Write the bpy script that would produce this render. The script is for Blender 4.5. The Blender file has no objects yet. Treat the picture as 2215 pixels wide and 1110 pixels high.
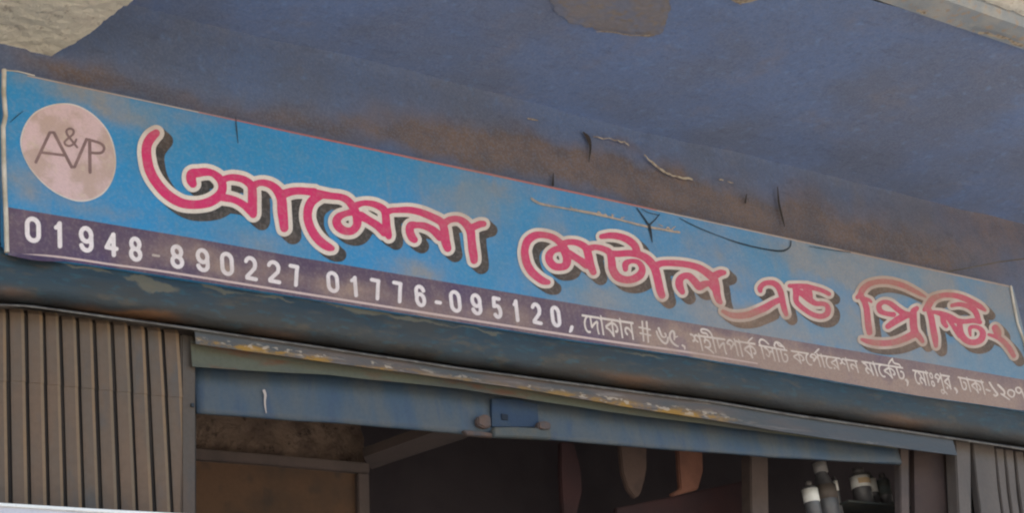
import bpy, bmesh, math, random
import numpy as np
from mathutils import Matrix, Vector, noise
random.seed(7)
scene = bpy.context.scene
col = scene.collection

# ------------------------------------------------------------------ camera
F = 3900.0                      # focal length in pixels of a 2215 px wide frame
V1 = np.array([-1250., 9270., -F]); V2 = np.array([5218., -950., -F])
Zw = V1 / np.linalg.norm(V1)
Xw = V2 / np.linalg.norm(V2); Xw = Xw - Zw * (Xw @ Zw); Xw /= np.linalg.norm(Xw)
Yw = np.cross(Zw, Xw)
R = np.array([Xw, Yw, Zw])      # camera -> world
CAM = np.array([0., -3.853, 1.40])
cd = bpy.data.cameras.new("camera"); cam = bpy.data.objects.new("camera", cd); col.objects.link(cam)
M4 = Matrix([[*R[0], CAM[0]], [*R[1], CAM[1]], [*R[2], CAM[2]], [0, 0, 0, 1]])
cam.matrix_world = M4
cd.sensor_width = 36.0; cd.lens = F / 2215 * 36.0; cd.clip_start = 0.05; cd.clip_end = 500
scene.camera = cam

# ------------------------------------------------------------------ light
w = bpy.data.worlds.new("World"); scene.world = w; w.use_nodes = True
SUN_EL, SUN_AZ = math.radians(62), math.radians(318)
nt = w.node_tree; bg = nt.nodes["Background"]
sky = nt.nodes.new("ShaderNodeTexSky"); sky.sky_type = 'NISHITA'; sky.sun_disc = False
sky.sun_elevation = SUN_EL; sky.sun_rotation = SUN_AZ
sky.air_density = 1.3; sky.dust_density = 3.0
nt.links.new(sky.outputs[0], bg.inputs[0]); bg.inputs[1].default_value = 0.14
sd = bpy.data.lights.new("sun", 'SUN'); sd.energy = 3.6; sd.angle = math.radians(0.5); sd.color = (1, .94, .84)
sun = bpy.data.objects.new("sun", sd); col.objects.link(sun)
sdir = Vector((math.sin(SUN_AZ) * math.cos(SUN_EL), math.cos(SUN_AZ) * math.cos(SUN_EL), math.sin(SUN_EL)))
sun.rotation_euler = sdir.to_track_quat('Z', 'Y').to_euler(); sun.location = (0, -6, 8)
vs = scene.view_settings; vs.view_transform = 'Standard'; vs.look = 'None'; vs.gamma = 1.0
vs.use_curve_mapping = False; vs.exposure = 1.56
scene.cycles.max_bounces = 8
scene.cycles.filter_width = 2.2

# ------------------------------------------------------------------ helpers
def ray(px, py):
    return R @ np.array([px - 1107.5, 555.0 - py, -F])
def at(px, py, y):              # point where that line of sight meets the vertical plane at depth y
    d = ray(px, py); return CAM + d * ((y - CAM[1]) / d[1])
def atz(px, py, z):             # ... meets the horizontal plane at height z
    d = ray(px, py); return CAM + d * ((z - CAM[2]) / d[2])

def tag(o, label=None, cat=None, group=None, kind=None):
    if label: o['label'] = label
    if cat: o['category'] = cat
    if group: o['group'] = group
    if kind: o['kind'] = kind
    return o
def link(name, me, m=None, parent=None):
    o = bpy.data.objects.new(name, me); col.objects.link(o)
    if m is not None:
        me.materials.clear(); me.materials.append(m)
    if parent is not None:
        o.parent = parent
        o.matrix_parent_inverse = Matrix.Translation(-Vector(parent.location)) if parent.type == 'EMPTY' else Matrix.Identity(4)
    return o
def mesh(name, v, f, m=None, parent=None, smooth=False, bevel=0):
    me = bpy.data.meshes.new(name); me.from_pydata([tuple(map(float, p)) for p in v], [], f); me.update()
    bm = bmesh.new(); bm.from_mesh(me)
    bmesh.ops.recalc_face_normals(bm, faces=bm.faces)
    if bevel:
        bmesh.ops.bevel(bm, geom=[e for e in bm.edges if e.is_manifold and e.calc_face_angle(0) > .5], offset=bevel, segments=2, affect='EDGES', clamp_overlap=True)
    bm.to_mesh(me); bm.free()
    if smooth:
        for p in me.polygons: p.use_smooth = True
    return link(name, me, m, parent)
def empty(name, loc):
    o = bpy.data.objects.new(name, None); o.location = tuple(map(float, loc)); o.empty_display_size = .1; col.objects.link(o); return o
def prism(name, front, dy, m, parent=None, bevel=0):   # polygon pushed along +y
    n = len(front); v = [tuple(p) for p in front] + [(p[0], p[1] + dy, p[2]) for p in front]
    f = [tuple(range(n)), tuple(range(2 * n - 1, n - 1, -1))] + [(i, i + n, (i + 1) % n + n, (i + 1) % n) for i in range(n)]
    return mesh(name, v, f, m, parent, bevel=bevel)
def pxslab(name, pts, y, dy, m, parent=None, bevel=0):
    return prism(name, [at(a, b, y) for a, b in pts], dy, m, parent, bevel)
def box(name, lo, hi, m, parent=None, bevel=0):
    (a, b, c), (d, e, f_) = lo, hi
    v = [(a, b, c), (d, b, c), (d, e, c), (a, e, c), (a, b, f_), (d, b, f_), (d, e, f_), (a, e, f_)]
    return mesh(name, v, [(0, 1, 2, 3), (4, 5, 6, 7), (0, 1, 5, 4), (1, 2, 6, 5), (2, 3, 7, 6), (3, 0, 4, 7)], m, parent, bevel=bevel)
def tube(name, pts, r, m, parent=None, n=8):
    cu = bpy.data.curves.new("c", 'CURVE'); cu.dimensions = '3D'; cu.bevel_depth = r; cu.bevel_resolution = 3; cu.use_fill_caps = True
    sp = cu.splines.new('POLY'); sp.points.add(len(pts) - 1)
    for i, p in enumerate(pts): sp.points[i].co = (*map(float, p), 1)
    o = bpy.data.objects.new("c", cu); col.objects.link(o); bpy.context.view_layer.update()
    me = bpy.data.meshes.new_from_object(o); bpy.data.objects.remove(o)
    for p in me.polygons: p.use_smooth = True
    return link(name, me, m, parent)
def loft(name, rows, xs, m, parent=None, smooth=True, wob=0.0, closed=False):
    """rows: (depth y, traced edge as pixel points, z shift); each edge becomes a long 3-D line, faces join neighbours"""
    V = []; nr = len(rows)
    for k, (y, line, dz) in enumerate(rows):
        P = np.array([at(a, b, y) for a, b in line]); z = np.interp(xs, P[:, 0], P[:, 2])
        for x, zz in zip(xs, z):
            n1 = noise.noise(Vector((x * 5, k * .7, 3.1))) * wob
            V.append((x, y + n1, zz + dz + noise.noise(Vector((x * 7, k * .9, 8.7))) * wob))
    n = len(xs); Fc = []
    for k in range(nr - (0 if closed else 1)):
        k2 = (k + 1) % nr
        for i in range(n - 1): Fc.append((k * n + i, k * n + i + 1, k2 * n + i + 1, k2 * n + i))
    if closed:
        Fc.append(tuple(k * n for k in range(nr))); Fc.append(tuple(k * n + n - 1 for k in reversed(range(nr))))
    return mesh(name, V, Fc, m, parent, smooth)

# ------------------------------------------------------------------ materials
def lin(c):
    return tuple(((v / 255) / 12.92 if v / 255 <= .04045 else ((v / 255 + .055) / 1.055) ** 2.4) for v in c)
class NT:
    def __init__(s, name):
        s.m = bpy.data.materials.new(name); s.m.use_nodes = True; s.t = s.m.node_tree; s.b = s.t.nodes["Principled BSDF"]
        s.g = s.t.nodes.new("ShaderNodeNewGeometry"); s.pos = s.g.outputs["Position"]
    def L(s, a, b): s.t.links.new(a, b)
    def val(s, sock, v):
        if hasattr(v, 'is_linked') or isinstance(v, bpy.types.NodeSocket): s.L(v, sock)
        else: sock.default_value = v
    def math(s, op, a, b=0.0, clamp=False):
        n = s.t.nodes.new("ShaderNodeMath"); n.operation = op; n.use_clamp = clamp
        s.val(n.inputs[0], a); s.val(n.inputs[1], b); return n.outputs[0]
    def mix(s, f, a, b):
        n = s.t.nodes.new("ShaderNodeMix"); n.data_type = 'RGBA'
        s.val(n.inputs[0], f)
        for k, c in ((6, a), (7, b)):
            if isinstance(c, tuple): n.inputs[k].default_value = (*c[:3], 1)
            else: s.L(c, n.inputs[k])
        return n.outputs[2]
    def noise(s, scale, detail=4, stretch=(1, 1, 1), off=0., rough=.55):
        mp = s.t.nodes.new("ShaderNodeMapping"); s.L(s.pos, mp.inputs[0]); mp.inputs[3].default_value = stretch; mp.inputs[1].default_value = (off, off * 1.7, -off)
        n = s.t.nodes.new("ShaderNodeTexNoise"); s.L(mp.outputs[0], n.inputs["Vector"])
        n.inputs["Scale"].default_value = scale; n.inputs["Detail"].default_value = detail; n.inputs["Roughness"].default_value = rough
        return n.outputs[0]
    def ramp(s, v, lo, hi):
        n = s.t.nodes.new("ShaderNodeMapRange"); n.interpolation_type = 'SMOOTHSTEP'; s.L(v, n.inputs[0])
        n.inputs[1].default_value = lo; n.inputs[2].default_value = hi; return n.outputs[0]
    def bump(s, h, strength=.3, dist=.005):
        n = s.t.nodes.new("ShaderNodeBump"); n.inputs["Strength"].default_value = strength; n.inputs["Distance"].default_value = dist
        s.L(h, n.inputs["Height"])
        prev = s.b.inputs["Normal"]
        if prev.is_linked: s.L(prev.links[0].from_socket, n.inputs["Normal"])
        s.L(n.outputs[0], prev)
    def blobs(s, pts, warp=.09, wscale=5.):   # soft stain patches at places (x, z, sx, sz, strength)
        sep = s.t.nodes.new("ShaderNodeSeparateXYZ"); s.L(s.pos, sep.inputs[0])
        wx = s.math('MULTIPLY', s.math('SUBTRACT', s.noise(wscale, 5, off=2.), .5), warp * 2)
        wz = s.math('MULTIPLY', s.math('SUBTRACT', s.noise(wscale, 5, off=9.), .5), warp * 2)
        X = s.math('ADD', sep.outputs[0], wx); Z = s.math('ADD', sep.outputs[2], wz); acc = None
        for (x, z, sx, sz, a) in pts:
            dx = s.math('MULTIPLY', s.math('SUBTRACT', X, x), 1 / sx); dz = s.math('MULTIPLY', s.math('SUBTRACT', Z, z), 1 / sz)
            r2 = s.math('ADD', s.math('MULTIPLY', dx, dx), s.math('MULTIPLY', dz, dz))
            e = s.math('MULTIPLY', s.math('POWER', 2.7183, s.math('MULTIPLY', r2, -1.0)), a)
            acc = e if acc is None else s.math('ADD', acc, e)
        return acc
    def out(s, c, rough=.75, spec=.25, metal=0.):
        if isinstance(c, tuple): s.b.inputs["Base Color"].default_value = (*c[:3], 1)
        else: s.L(c, s.b.inputs["Base Color"])
        s.val(s.b.inputs["Roughness"], rough); s.b.inputs["Specular IOR Level"].default_value = spec; s.b.inputs["Metallic"].default_value = metal
        return s.m
def paint(name, c, c2, c3=None, s1=6, s2=25, lo=.4, hi=.65, rough=.75, bump=.25, stretch=(1, 1, 1), amt=.8, spec=.25, metal=0.):
    k = NT(name); f1 = k.math('MULTIPLY', k.ramp(k.noise(s1, 6, stretch), lo, hi), amt); cc = k.mix(f1, c, c2)
    if c3: cc = k.mix(k.math('MULTIPLY', k.ramp(k.noise(s2, 5, stretch, off=4), .52, .7), .7), cc, c3)
    fine = k.noise(s2 * 6, 4)
    cc = k.mix(k.math('MULTIPLY', k.ramp(fine, .35, .75), .25), cc, tuple(x * .6 for x in c))
    if bump: k.bump(fine, bump, .003)
    return k.out(cc, rough, spec, metal)

SY = -.08                       # the sign's face
def sgn(px, py, sx, sy, a):     # a patch on the sign: centre and reach measured there
    p = at(px, py, SY); q = at(px + sx, py + sx * .2, SY); r = at(px, py + sy, SY)
    return (p[0], p[2], abs(q[0] - p[0]), abs(r[2] - p[2]), a)
DUST = [(a_, b_, c_, d_, e_ * 1.35) for a_, b_, c_, d_, e_ in [sgn(*t) for t in [(175, 195, 100, 20, .8), (290, 255, 80, 30, .85), (45, 395, 55, 45, .6), (200, 455, 110, 16, .3), (150, 215, 60, 22, .4),
        (420, 250, 90, 18, .35), (1005, 430, 75, 50, .7), (1060, 400, 60, 30, .5), (900, 590, 60, 28, .6), (560, 520, 110, 32, .4), (690, 590, 60, 20, .45),
        (1300, 640, 100, 40, .6), (1480, 680, 130, 42, .8), (1640, 700, 120, 32, .85), (1900, 590, 150, 42, .95), (1760, 560, 80, 28, .55),
        (1830, 700, 70, 60, .35), (2050, 765, 160, 32, .75), (2185, 690, 45, 80, .8), (1200, 490, 30, 40, .3), (1560, 580, 90, 60, .25), (1990, 600, 50, 40, .5)]]]
STRIPD = [sgn(*t) for t in [(400, 560, 90, 30, .65), (560, 590, 130, 30, .6), (745, 620, 60, 25, .75), (900, 660, 140, 26, .55), (1080, 690, 100, 22, .5), (1400, 720, 90, 35, .7),
        (1520, 750, 90, 30, 1.), (1650, 775, 120, 34, 1.1), (1800, 810, 110, 30, 1.0), (1990, 850, 160, 20, .7), (2120, 850, 110, 40, .6), (300, 570, 40, 12, .3), (40, 480, 18, 24, .5)]]
TAN = lin((160, 134, 118))
def printed(name, c, amt=.75, strip=False, base=.06, rough=.5, extra=None, dust=TAN):
    k = NT(name)
    d = k.blobs(STRIPD if strip else DUST, warp=.07, wscale=7.)
    n = k.ramp(k.noise(14, 6, off=1.3), .35, .75)
    d = k.math('ADD', k.math('MULTIPLY', d, k.math('ADD', k.math('MULTIPLY', n, .35), .7)), k.math('MULTIPLY', n, .16))
    sep = k.t.nodes.new("ShaderNodeSeparateXYZ"); k.L(k.pos, sep.inputs[0])
    g = k.math('MULTIPLY', k.math('SUBTRACT', sep.outputs[0], 2.4), .17, clamp=True)
    g = k.math('MINIMUM', g, .42)
    d = k.math('MULTIPLY', k.math('ADD', k.math('ADD', d, g), base), amt, clamp=True)
    stn = k.math('MULTIPLY', k.ramp(k.noise(1.6, 6, (16, 1, 1.6), off=17, rough=.6), .52, .72), .16)
    d = k.math('MINIMUM', k.math('ADD', d, stn), .88)
    cc = k.mix(d, c, dust)
    if extra: cc = extra(k, cc)
    fine = k.noise(160, 3, off=3)
    cc = k.mix(k.math('MULTIPLY', k.ramp(fine, .35, .65), .2), cc, tuple(x * .55 + .02 for x in c))
    fx = k.noise(95, 2, off=31)
    cc = k.mix(k.math('MULTIPLY', k.ramp(fx, .45, .7), .12), cc, lin((176, 166, 158)))
    k.bump(k.noise(9, 3), .45, .02); k.bump(k.noise(3.1, 2, (2.2, 1, .5), off=5), .5, .05)
    return k.out(cc, rough, .35)
def blue_extra(k, cc):          # print fades between a bright and a duller cyan blue
    return k.mix(k.math('MULTIPLY', k.ramp(k.noise(3.2, 4, off=6), .4, .65), .45), cc, lin((54, 130, 168)))
def strip_extra(k, cc):
    return k.mix(k.math('MULTIPLY', k.ramp(k.noise(5, 4, off=6), .52, .7), .35), cc, lin((74, 56, 108)))

M = {}
M['blue'] = printed('sign_blue', lin((18, 134, 192)), amt=.95, extra=blue_extra, dust=lin((142, 136, 130)))
M['strip'] = printed('sign_purple', lin((76, 58, 86)), amt=.85, strip=True, extra=strip_extra)
M['pink'] = printed('sign_pink', lin((206, 40, 104)), amt=.68, dust=lin((158, 120, 100)))
M['white'] = printed('sign_white', lin((224, 212, 202)), amt=.78)
M['shadow'] = printed('sign_shadow', lin((46, 46, 46)), amt=.45, base=.14, dust=lin((140, 112, 92)))
M['digit'] = printed('sign_digit', lin((232, 222, 224)), amt=.42, strip=True, base=.0)
M['address'] = printed('sign_address', lin((226, 214, 206)), amt=.46, strip=True, base=.0)
M['redline'] = printed('sign_red_line', lin((178, 100, 96)), amt=.8)
M['tanline'] = printed('sign_tan_line', lin((182, 168, 160)), amt=.7)
M['cream_line'] = printed('sign_cream_line', lin((205, 182, 178)), amt=.5, strip=True, base=.0)
M['disc'] = paint('emblem_disc', lin((206, 178, 180)), lin((178, 154, 142)), lin((196, 176, 160)), s1=14, s2=30, lo=.42, hi=.6, rough=.5)
M['ink'] = paint('emblem_ink', lin((128, 104, 104)), lin((142, 116, 114)), s1=20)
M['rim'] = paint('emblem_rim', lin((212, 205, 200)), lin((190, 170, 150)), s1=9)
M['crack'] = paint('crack_dirt', (.02, .028, .04), (.05, .06, .07), s1=20, rough=.9)
M['wallcrack'] = paint('wall_crack', lin((52, 48, 46)), lin((64, 58, 56)), s1=20, rough=.9)
M['scratch'] = paint('scratch_tan', lin((178, 158, 140)), lin((140, 134, 130)), s1=30, lo=.45, hi=.6)
M['edge'] = paint('edge_strip', lin((208, 200, 190)), lin((150, 138, 115)), s1=10, stretch=(1, 1, 1))

def wallp(px, py, sx, sy, a):
    p = at(px, py, 0); q = at(px + sx, py + sx * .22, 0); r = at(px, py + sy, 0)
    return (p[0], p[2], abs(q[0] - p[0]), abs(r[2] - p[2]), a)
def blue_paint(name, blobs, warp=.08, gain=1.):
    k = NT(name)
    def lin(c): return tuple(v * gain for v in globals()['lin'](c))
    cc = k.mix(k.ramp(k.noise(2.2, 6, off=3), .38, .66), lin((84, 101, 134)), lin((86, 95, 116)))
    cc = k.mix(k.math('MULTIPLY', k.ramp(k.noise(5, 8, off=8, rough=.6), .52, .74), .4), cc, lin((110, 104, 104)))
    cc = k.mix(k.math('MULTIPLY', k.ramp(k.noise(30, 4, off=5), .55, .75), .35), cc, lin((100, 128, 166)))
    if blobs:
        b = k.math('MULTIPLY', k.blobs(blobs, warp=warp), k.math('ADD', k.math('MULTIPLY', k.noise(10, 6), .8), .55))
        cc = k.mix(k.math('MINIMUM', b, .92), cc, k.mix(k.ramp(k.noise(12, 6, off=14), .35, .7), lin((108, 90, 80)), lin((88, 78, 76))))
    cc = k.mix(k.math('MULTIPLY', k.ramp(k.noise(60, 5, off=1), .45, .75), .35), cc, lin((70, 76, 92)))
    cc = k.mix(k.math('MULTIPLY', k.ramp(k.noise(150, 3, off=21), .42, .66), .28), cc, lin((118, 124, 142)))
    cc = k.mix(k.math('MULTIPLY', k.ramp(k.noise(24, 6, (.35, 1.6, 1), off=41, rough=.7), .58, .66), .22), cc, lin((62, 66, 80)))
    k.bump(k.noise(110, 4), .3, .002); k.bump(k.noise(14, 5), .35, .01)
    return k.out(cc, .68, .25)
M['wall'] = blue_paint('wall_blue_paint', [wallp(*t) for t in [(400, 215, 200, 22, .5), (700, 265, 220, 26, .7), (950, 295, 140, 45, 1.), (1150, 330, 160, 45, 1.1), (1330, 380, 160, 40, 1.2), (1500, 430, 150, 40, 1.2),
        (1700, 480, 140, 50, 1.0), (1850, 520, 160, 60, .8), (1750, 420, 60, 30, .4), (150, 150, 120, 30, .9), (1350, 310, 50, 14, .5), (2150, 480, 150, 120, .8), (2000, 545, 120, 50, .6)]], gain=1.08)
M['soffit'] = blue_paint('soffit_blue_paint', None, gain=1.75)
M['plaster'] = None
def plaster_mat(name, c, c2, c3, b=.8):
    k = NT(name)
    cc = k.mix(k.ramp(k.noise(9, 6), .4, .66), c, c2)
    cc = k.mix(k.math('MULTIPLY', k.ramp(k.noise(34, 7, off=3, rough=.7), .56, .68), .8), cc, c3)
    k.bump(k.noise(45, 8, rough=.7), b, .02); k.bump(k.noise(160, 4), .5, .004)
    return k.out(cc, .9, .15)
M['cream'] = plaster_mat('cream_plaster', lin((232, 224, 204)), lin((220, 210, 192)), lin((158, 146, 130)))
M['white_plaster'] = plaster_mat('white_lime_plaster', lin((240, 236, 226)), lin((228, 220, 206)), lin((180, 160, 140)))
M['rough'] = plaster_mat('rough_concrete', lin((140, 120, 106)), lin((104, 88, 80)), lin((50, 42, 40)), 1.)
M['patch'] = paint('patch_brown', lin((136, 132, 136)), lin((122, 130, 152)), lin((144, 130, 114)), s1=14, s2=40, rough=.85)
M['chip'] = paint('bare_lime', lin((176, 164, 146)), lin((124, 110, 96)), s1=60, lo=.45, hi=.6, rough=.9, bump=.6)
M['lip'] = paint('lip_grey_paint', lin((144, 152, 160)), lin((168, 166, 162)), lin((170, 146, 120)), s1=12, s2=40)
def teal():
    k = NT('ledge_teal_paint')
    cc = k.mix(k.ramp(k.noise(4, 6, (.6, 1, 1.5), off=2), .38, .62), lin((48, 63, 73)), lin((60, 62, 62)))
    cc = k.mix(k.math('MULTIPLY', k.ramp(k.noise(16, 7, (.5, 1, 1.5), off=5, rough=.65), .52, .66), .65), cc, lin((84, 78, 68)))
    cc = k.mix(k.math('MULTIPLY', k.ramp(k.noise(40, 4, (.5, 1, 1.5), off=7), .54, .66), .45), cc, lin((48, 84, 96)))
    def lip(px, py, sx, sy, a):
        p = at(px, py, -.08); q = at(px + sx, py + sx * .15, -.08); r = at(px, py + sy, -.08)
        return (p[0], p[2], abs(q[0] - p[0]), abs(r[2] - p[2]), a)
    low_dark = [lip(*t) for t in [(0, 640, 130, 14, .6), (150, 655, 150, 14, .9), (330, 683, 150, 14, .9), (520, 713, 160, 14, .9), (720, 738, 160, 14, .9), (920, 770, 160, 15, .9),
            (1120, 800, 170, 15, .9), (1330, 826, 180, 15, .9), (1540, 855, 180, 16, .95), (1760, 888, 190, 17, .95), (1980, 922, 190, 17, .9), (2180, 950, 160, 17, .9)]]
    cc = k.mix(k.math('MINIMUM', k.blobs(low_dark, .03), .68), cc, lin((56, 52, 50)))  # darker band along the lower part of the ledge
    rustb = [lip(*t) for t in [(260, 665, 70, 5, .9), (340, 675, 60, 5, .7), (620, 722, 60, 7, .5), (1370, 815, 70, 8, .5), (1960, 905, 60, 8, .45), (30, 625, 40, 8, .4)]]
    cc = k.mix(k.math('MINIMUM', k.blobs(rustb, .02), .8), cc, lin((122, 88, 62)))
    cem = [lip(*t) for t in [(345, 618, 42, 12, 1.3), (300, 598, 30, 6, .9), (440, 612, 40, 4, .8), (230, 583, 30, 5, .7), (790, 668, 40, 13, 1.2), (720, 655, 30, 8, .9), (600, 645, 60, 4, .9), (60, 556, 60, 4, .7), (160, 570, 60, 6, .8), (480, 625, 50, 5, .8), (880, 688, 60, 5, .8), (1400, 768, 60, 4, .7), (1050, 714, 50, 4, .8), (950, 700, 60, 4, .5), (1250, 745, 100, 4, .5), (1600, 795, 80, 5, .5)]]
    cc = k.mix(k.math('MULTIPLY', k.ramp(k.blobs(cem, .03, 14), .35, .7), .7), cc, lin((108, 102, 86)))
    k.bump(k.noise(60, 5), .35, .004); k.bump(k.noise(9, 5, (.5, 1, 1.5)), .5, .02)
    return k.out(cc, .6, .3)
M['teal'] = teal()
M['line'] = paint('rail_edge_metal', lin((104, 101, 98)), lin((78, 72, 69)), lin((128, 124, 120)), s1=14, s2=50, rough=.6, lo=.42)
def rail_mat():
    k = NT('rail_weathered')
    cc = k.mix(k.ramp(k.noise(9, 6, (.35, 1, 2.5)), .4, .62), lin((98, 88, 84)), lin((80, 82, 84)))
    cc = k.mix(k.math('MULTIPLY', k.ramp(k.noise(26, 6, (.2, 1, 3), off=4), .54, .66), .6), cc, lin((130, 122, 118)))
    return k, cc
def rail():
    k, cc = rail_mat()
    pts = []
    for (a, b, sx, sy, s) in [(470, 745, 70, 6, 1.1), (600, 763, 90, 7, 1.2), (720, 781, 80, 6, 1.2), (860, 803, 50, 7, 1.3), (990, 820, 50, 5, .7), (1150, 842, 60, 5, .8), (1270, 862, 70, 7, 1.1), (1400, 884, 90, 9, 1.2), (1520, 902, 70, 8, 1.1), (1900, 965, 60, 4, .8)]:
        p = at(a, b, -.05); q = at(a + sx, b + sx * .14, -.05); r = at(a, b + sy, -.05)
        pts.append((p[0], p[2], abs(q[0] - p[0]), abs(r[2] - p[2]), s))
    n = k.ramp(k.noise(22, 7, (.5, 1, 1.4), off=6, rough=.7), .4, .58)
    b = k.math('MULTIPLY', k.blobs(pts, .015, 12), n)
    cc = k.mix(k.math('MINIMUM', b, .95), cc, lin((150, 114, 52)))
    ch = k.math('MULTIPLY', k.blobs([(x, z + .008, sx * 1.1, sz * .7, s) for x, z, sx, sz, s in pts], .01, 20), k.ramp(k.noise(70, 5, (.4, 1, 1), off=11), .54, .6))
    cc = k.mix(k.math('MINIMUM', ch, .75), cc, lin((172, 158, 142)))
    sp = k.t.nodes.new('ShaderNodeSeparateXYZ'); k.L(k.pos, sp.inputs[0])
    cc = k.mix(k.math('MULTIPLY', k.ramp(k.math('ADD', sp.outputs[0], k.noise(3, 4)), 4.3, 5.2), .75), cc, lin((74, 82, 90)))
    k.bump(k.noise(50, 6, (.4, 1, 1)), .5, .005)
    return k.out(cc, .7, .25)
M['rail'] = rail()
M['rail2'] = paint('rail_lower_green_grey', lin((88, 90, 78)), lin((78, 80, 80)), lin((104, 66, 48)), s1=9, s2=16, stretch=(.4, 1, 2))
M['shutter'] = paint('shutter_blue', lin((58, 76, 94)), lin((80, 84, 86)), lin((54, 70, 92)), s1=7, s2=16, lo=.35, hi=.65, stretch=(1.6, 1, .5), rough=.55, spec=.4)
M['lockplate'] = paint('lock_plate_blue', lin((44, 60, 82)), lin((54, 66, 80)), s1=20, rough=.5)
M['keyhole'] = paint('keyhole_dark', lin((34, 42, 54)), lin((44, 50, 58)))
M['rustlug'] = paint('rusty_lug', lin((98, 80, 72)), lin((76, 76, 80)), s1=30)
M['greybar'] = paint('lock_bar', lin((80, 86, 88)), lin((92, 90, 84)), s1=30)
M['slat'] = paint('gate_slat_steel', lin((106, 86, 70)), lin((94, 83, 73)), lin((80, 79, 78)), s1=5, s2=11, lo=.4, hi=.6, stretch=(1, 1, .5), rough=.6, spec=.3)
M['slatlight'] = paint('gate_post_steel', lin((88, 74, 64)), lin((80, 74, 68)), lin((74, 70, 68)), s1=7, s2=14, stretch=(1, 1, .4), rough=.6, spec=.3)
M['slatgrey'] = paint('gate_grey_steel', lin((98, 89, 84)), lin((86, 79, 76)), lin((106, 98, 92)), s1=7, s2=14, stretch=(1, 1, .4), rough=.6, spec=.3)
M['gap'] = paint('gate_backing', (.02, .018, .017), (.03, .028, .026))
M['ply'] = paint('plywood', lin((92, 70, 54)), lin((74, 60, 50)), lin((60, 54, 50)), s1=5, s2=14)
M['timber'] = paint('grey_brown_timber', lin((94, 82, 78)), lin((78, 70, 68)), s1=9)
M['dark'] = paint('dark_interior', lin((70, 63, 66)), lin((56, 50, 54)), s1=3)
M['maroon'] = paint('dark_maroon', lin((66, 46, 48)), lin((54, 42, 46)), s1=5)
M['cloth1'] = paint('dull_cloth', lin((92, 76, 70)), lin((74, 62, 60)), s1=12)
M['cloth2'] = paint('tan_cloth', lin((124, 86, 72)), lin((106, 74, 64)), s1=12)
M['card'] = paint('white_card', lin((236, 236, 232)), lin((225, 222, 214)), s1=12, rough=.4)
M['cardtan'] = paint('tan_print', lin((206, 178, 140)), lin((190, 168, 140)), s1=12)
M['board'] = paint('white_board', lin((206, 206, 214)), lin((190, 188, 198)), s1=6, rough=.5)
M['board_skylit'] = paint('white_board_skylit_edge', lin((240, 240, 238)), lin((230, 230, 228)), s1=6, rough=.4)  # sky light on the board's top edge, put into a lighter white
M['wire'] = paint('wire_grey', lin((120, 112, 102)), lin((90, 84, 80)), s1=12)
M['ground'] = paint('ground_concrete', (.40, .36, .30), (.31, .27, .22), (.24, .21, .17), s1=1, s2=6)
M['purple'] = paint('purple_film', lin((80, 64, 96)), lin((112, 98, 112)), s1=30, rough=.35, spec=.5)

# ------------------------------------------------------------------ setting: ground, walls, canopy
def plane_grid(name, x0, x1, y0, y1, z, m, n=2):
    return mesh(name, [(x0, y0, z), (x1, y0, z), (x1, y1, z), (x0, y1, z)], [(0, 1, 2, 3)], m)
g = plane_grid('ground', -150, 150, -150, 60, 0, M['ground']); tag(g, 'pale concrete street in front of the shop', kind='structure')

LINE = [(0, 657), (60, 659), (298, 692), (400, 706), (680, 747), (1000, 795), (1236, 827), (1558, 869), (1720, 896), (2028, 941), (2215, 969)]
SB = [(15, 548), (119, 563), (247, 580), (358, 597), (660, 645), (1220, 733), (1480, 770), (1720, 810), (1981, 856), (2215, 889)]
YEL = [(430, 745), (714, 785), (991, 822), (1150, 845), (1339, 878), (1560, 912), (1700, 936), (1840, 956), (2063, 985), (2215, 1008)]
BT = [(430, 795), (714, 812), (1000, 842), (1307, 890), (1560, 923), (1944, 973)]
BB = [(426, 896), (600, 908), (800, 923), (1000, 940), (1276, 960), (1660, 990), (1944, 1006)]
def lerp_line(A, B, t):
    xs = [p[0] for p in A]; return [(x, y * (1 - t) + t * np.interp(x, [q[0] for q in B], [q[1] for q in B])) for x, y in A]
def shift(A, d): return [(x, y + d) for x, y in A]
ZC = at(1100, 212, 0)[2]        # canopy underside
ZB = at(110, 120, 0)[2]         # cream beam underside
XL, XR = -8.0, 12.0
def noisy_sheet(name, x0, x1, a0, a1, n, m_, fn, mat, parent=None):
    V = []; Fc = []
    for j in range(m_ + 1):
        for i in range(n + 1):
            V.append(fn(x0 + (x1 - x0) * i / n, a0 + (a1 - a0) * j / m_))
    for j in range(m_):
        for i in range(n): Fc.append((j * (n + 1) + i, j * (n + 1) + i + 1, (j + 1) * (n + 1) + i + 1, (j + 1) * (n + 1) + i))
    return mesh(name, V, Fc, mat, parent, smooth=True)
def nz(x, y, z, s, a, off=0.):
    return noise.noise(Vector((x * s + off, y * s, z * s))) * a
def wall_fn(x, z):              # the wall eases into the canopy with a hand-trowelled cove
    t = max(0., 1 - (ZC - z) / .03)
    return (x, -.004 * t * t + nz(x, 0, z, 2.5, .006) + nz(x, 0, z, 9, .0025, 5), z)
wl = noisy_sheet('wall', XL, XR, at(1220, 733, 0)[2] - .05, ZC + .03, 420, 24, wall_fn, M['wall'])
tag(wl, 'blue painted wall band above the sign with brown stains', kind='structure')
Y_E = -.97
def soff_fn(x, y):
    return (x, y, ZC + nz(x, y, 0, 1.2, .016) + nz(x, y, 0, 5, .004, 3))
sf = noisy_sheet('canopy', XL, XR, Y_E, .06, 420, 40, soff_fn, M['soffit'])
tag(sf, 'blue painted underside of the concrete canopy over the sign', kind='structure')
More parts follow.
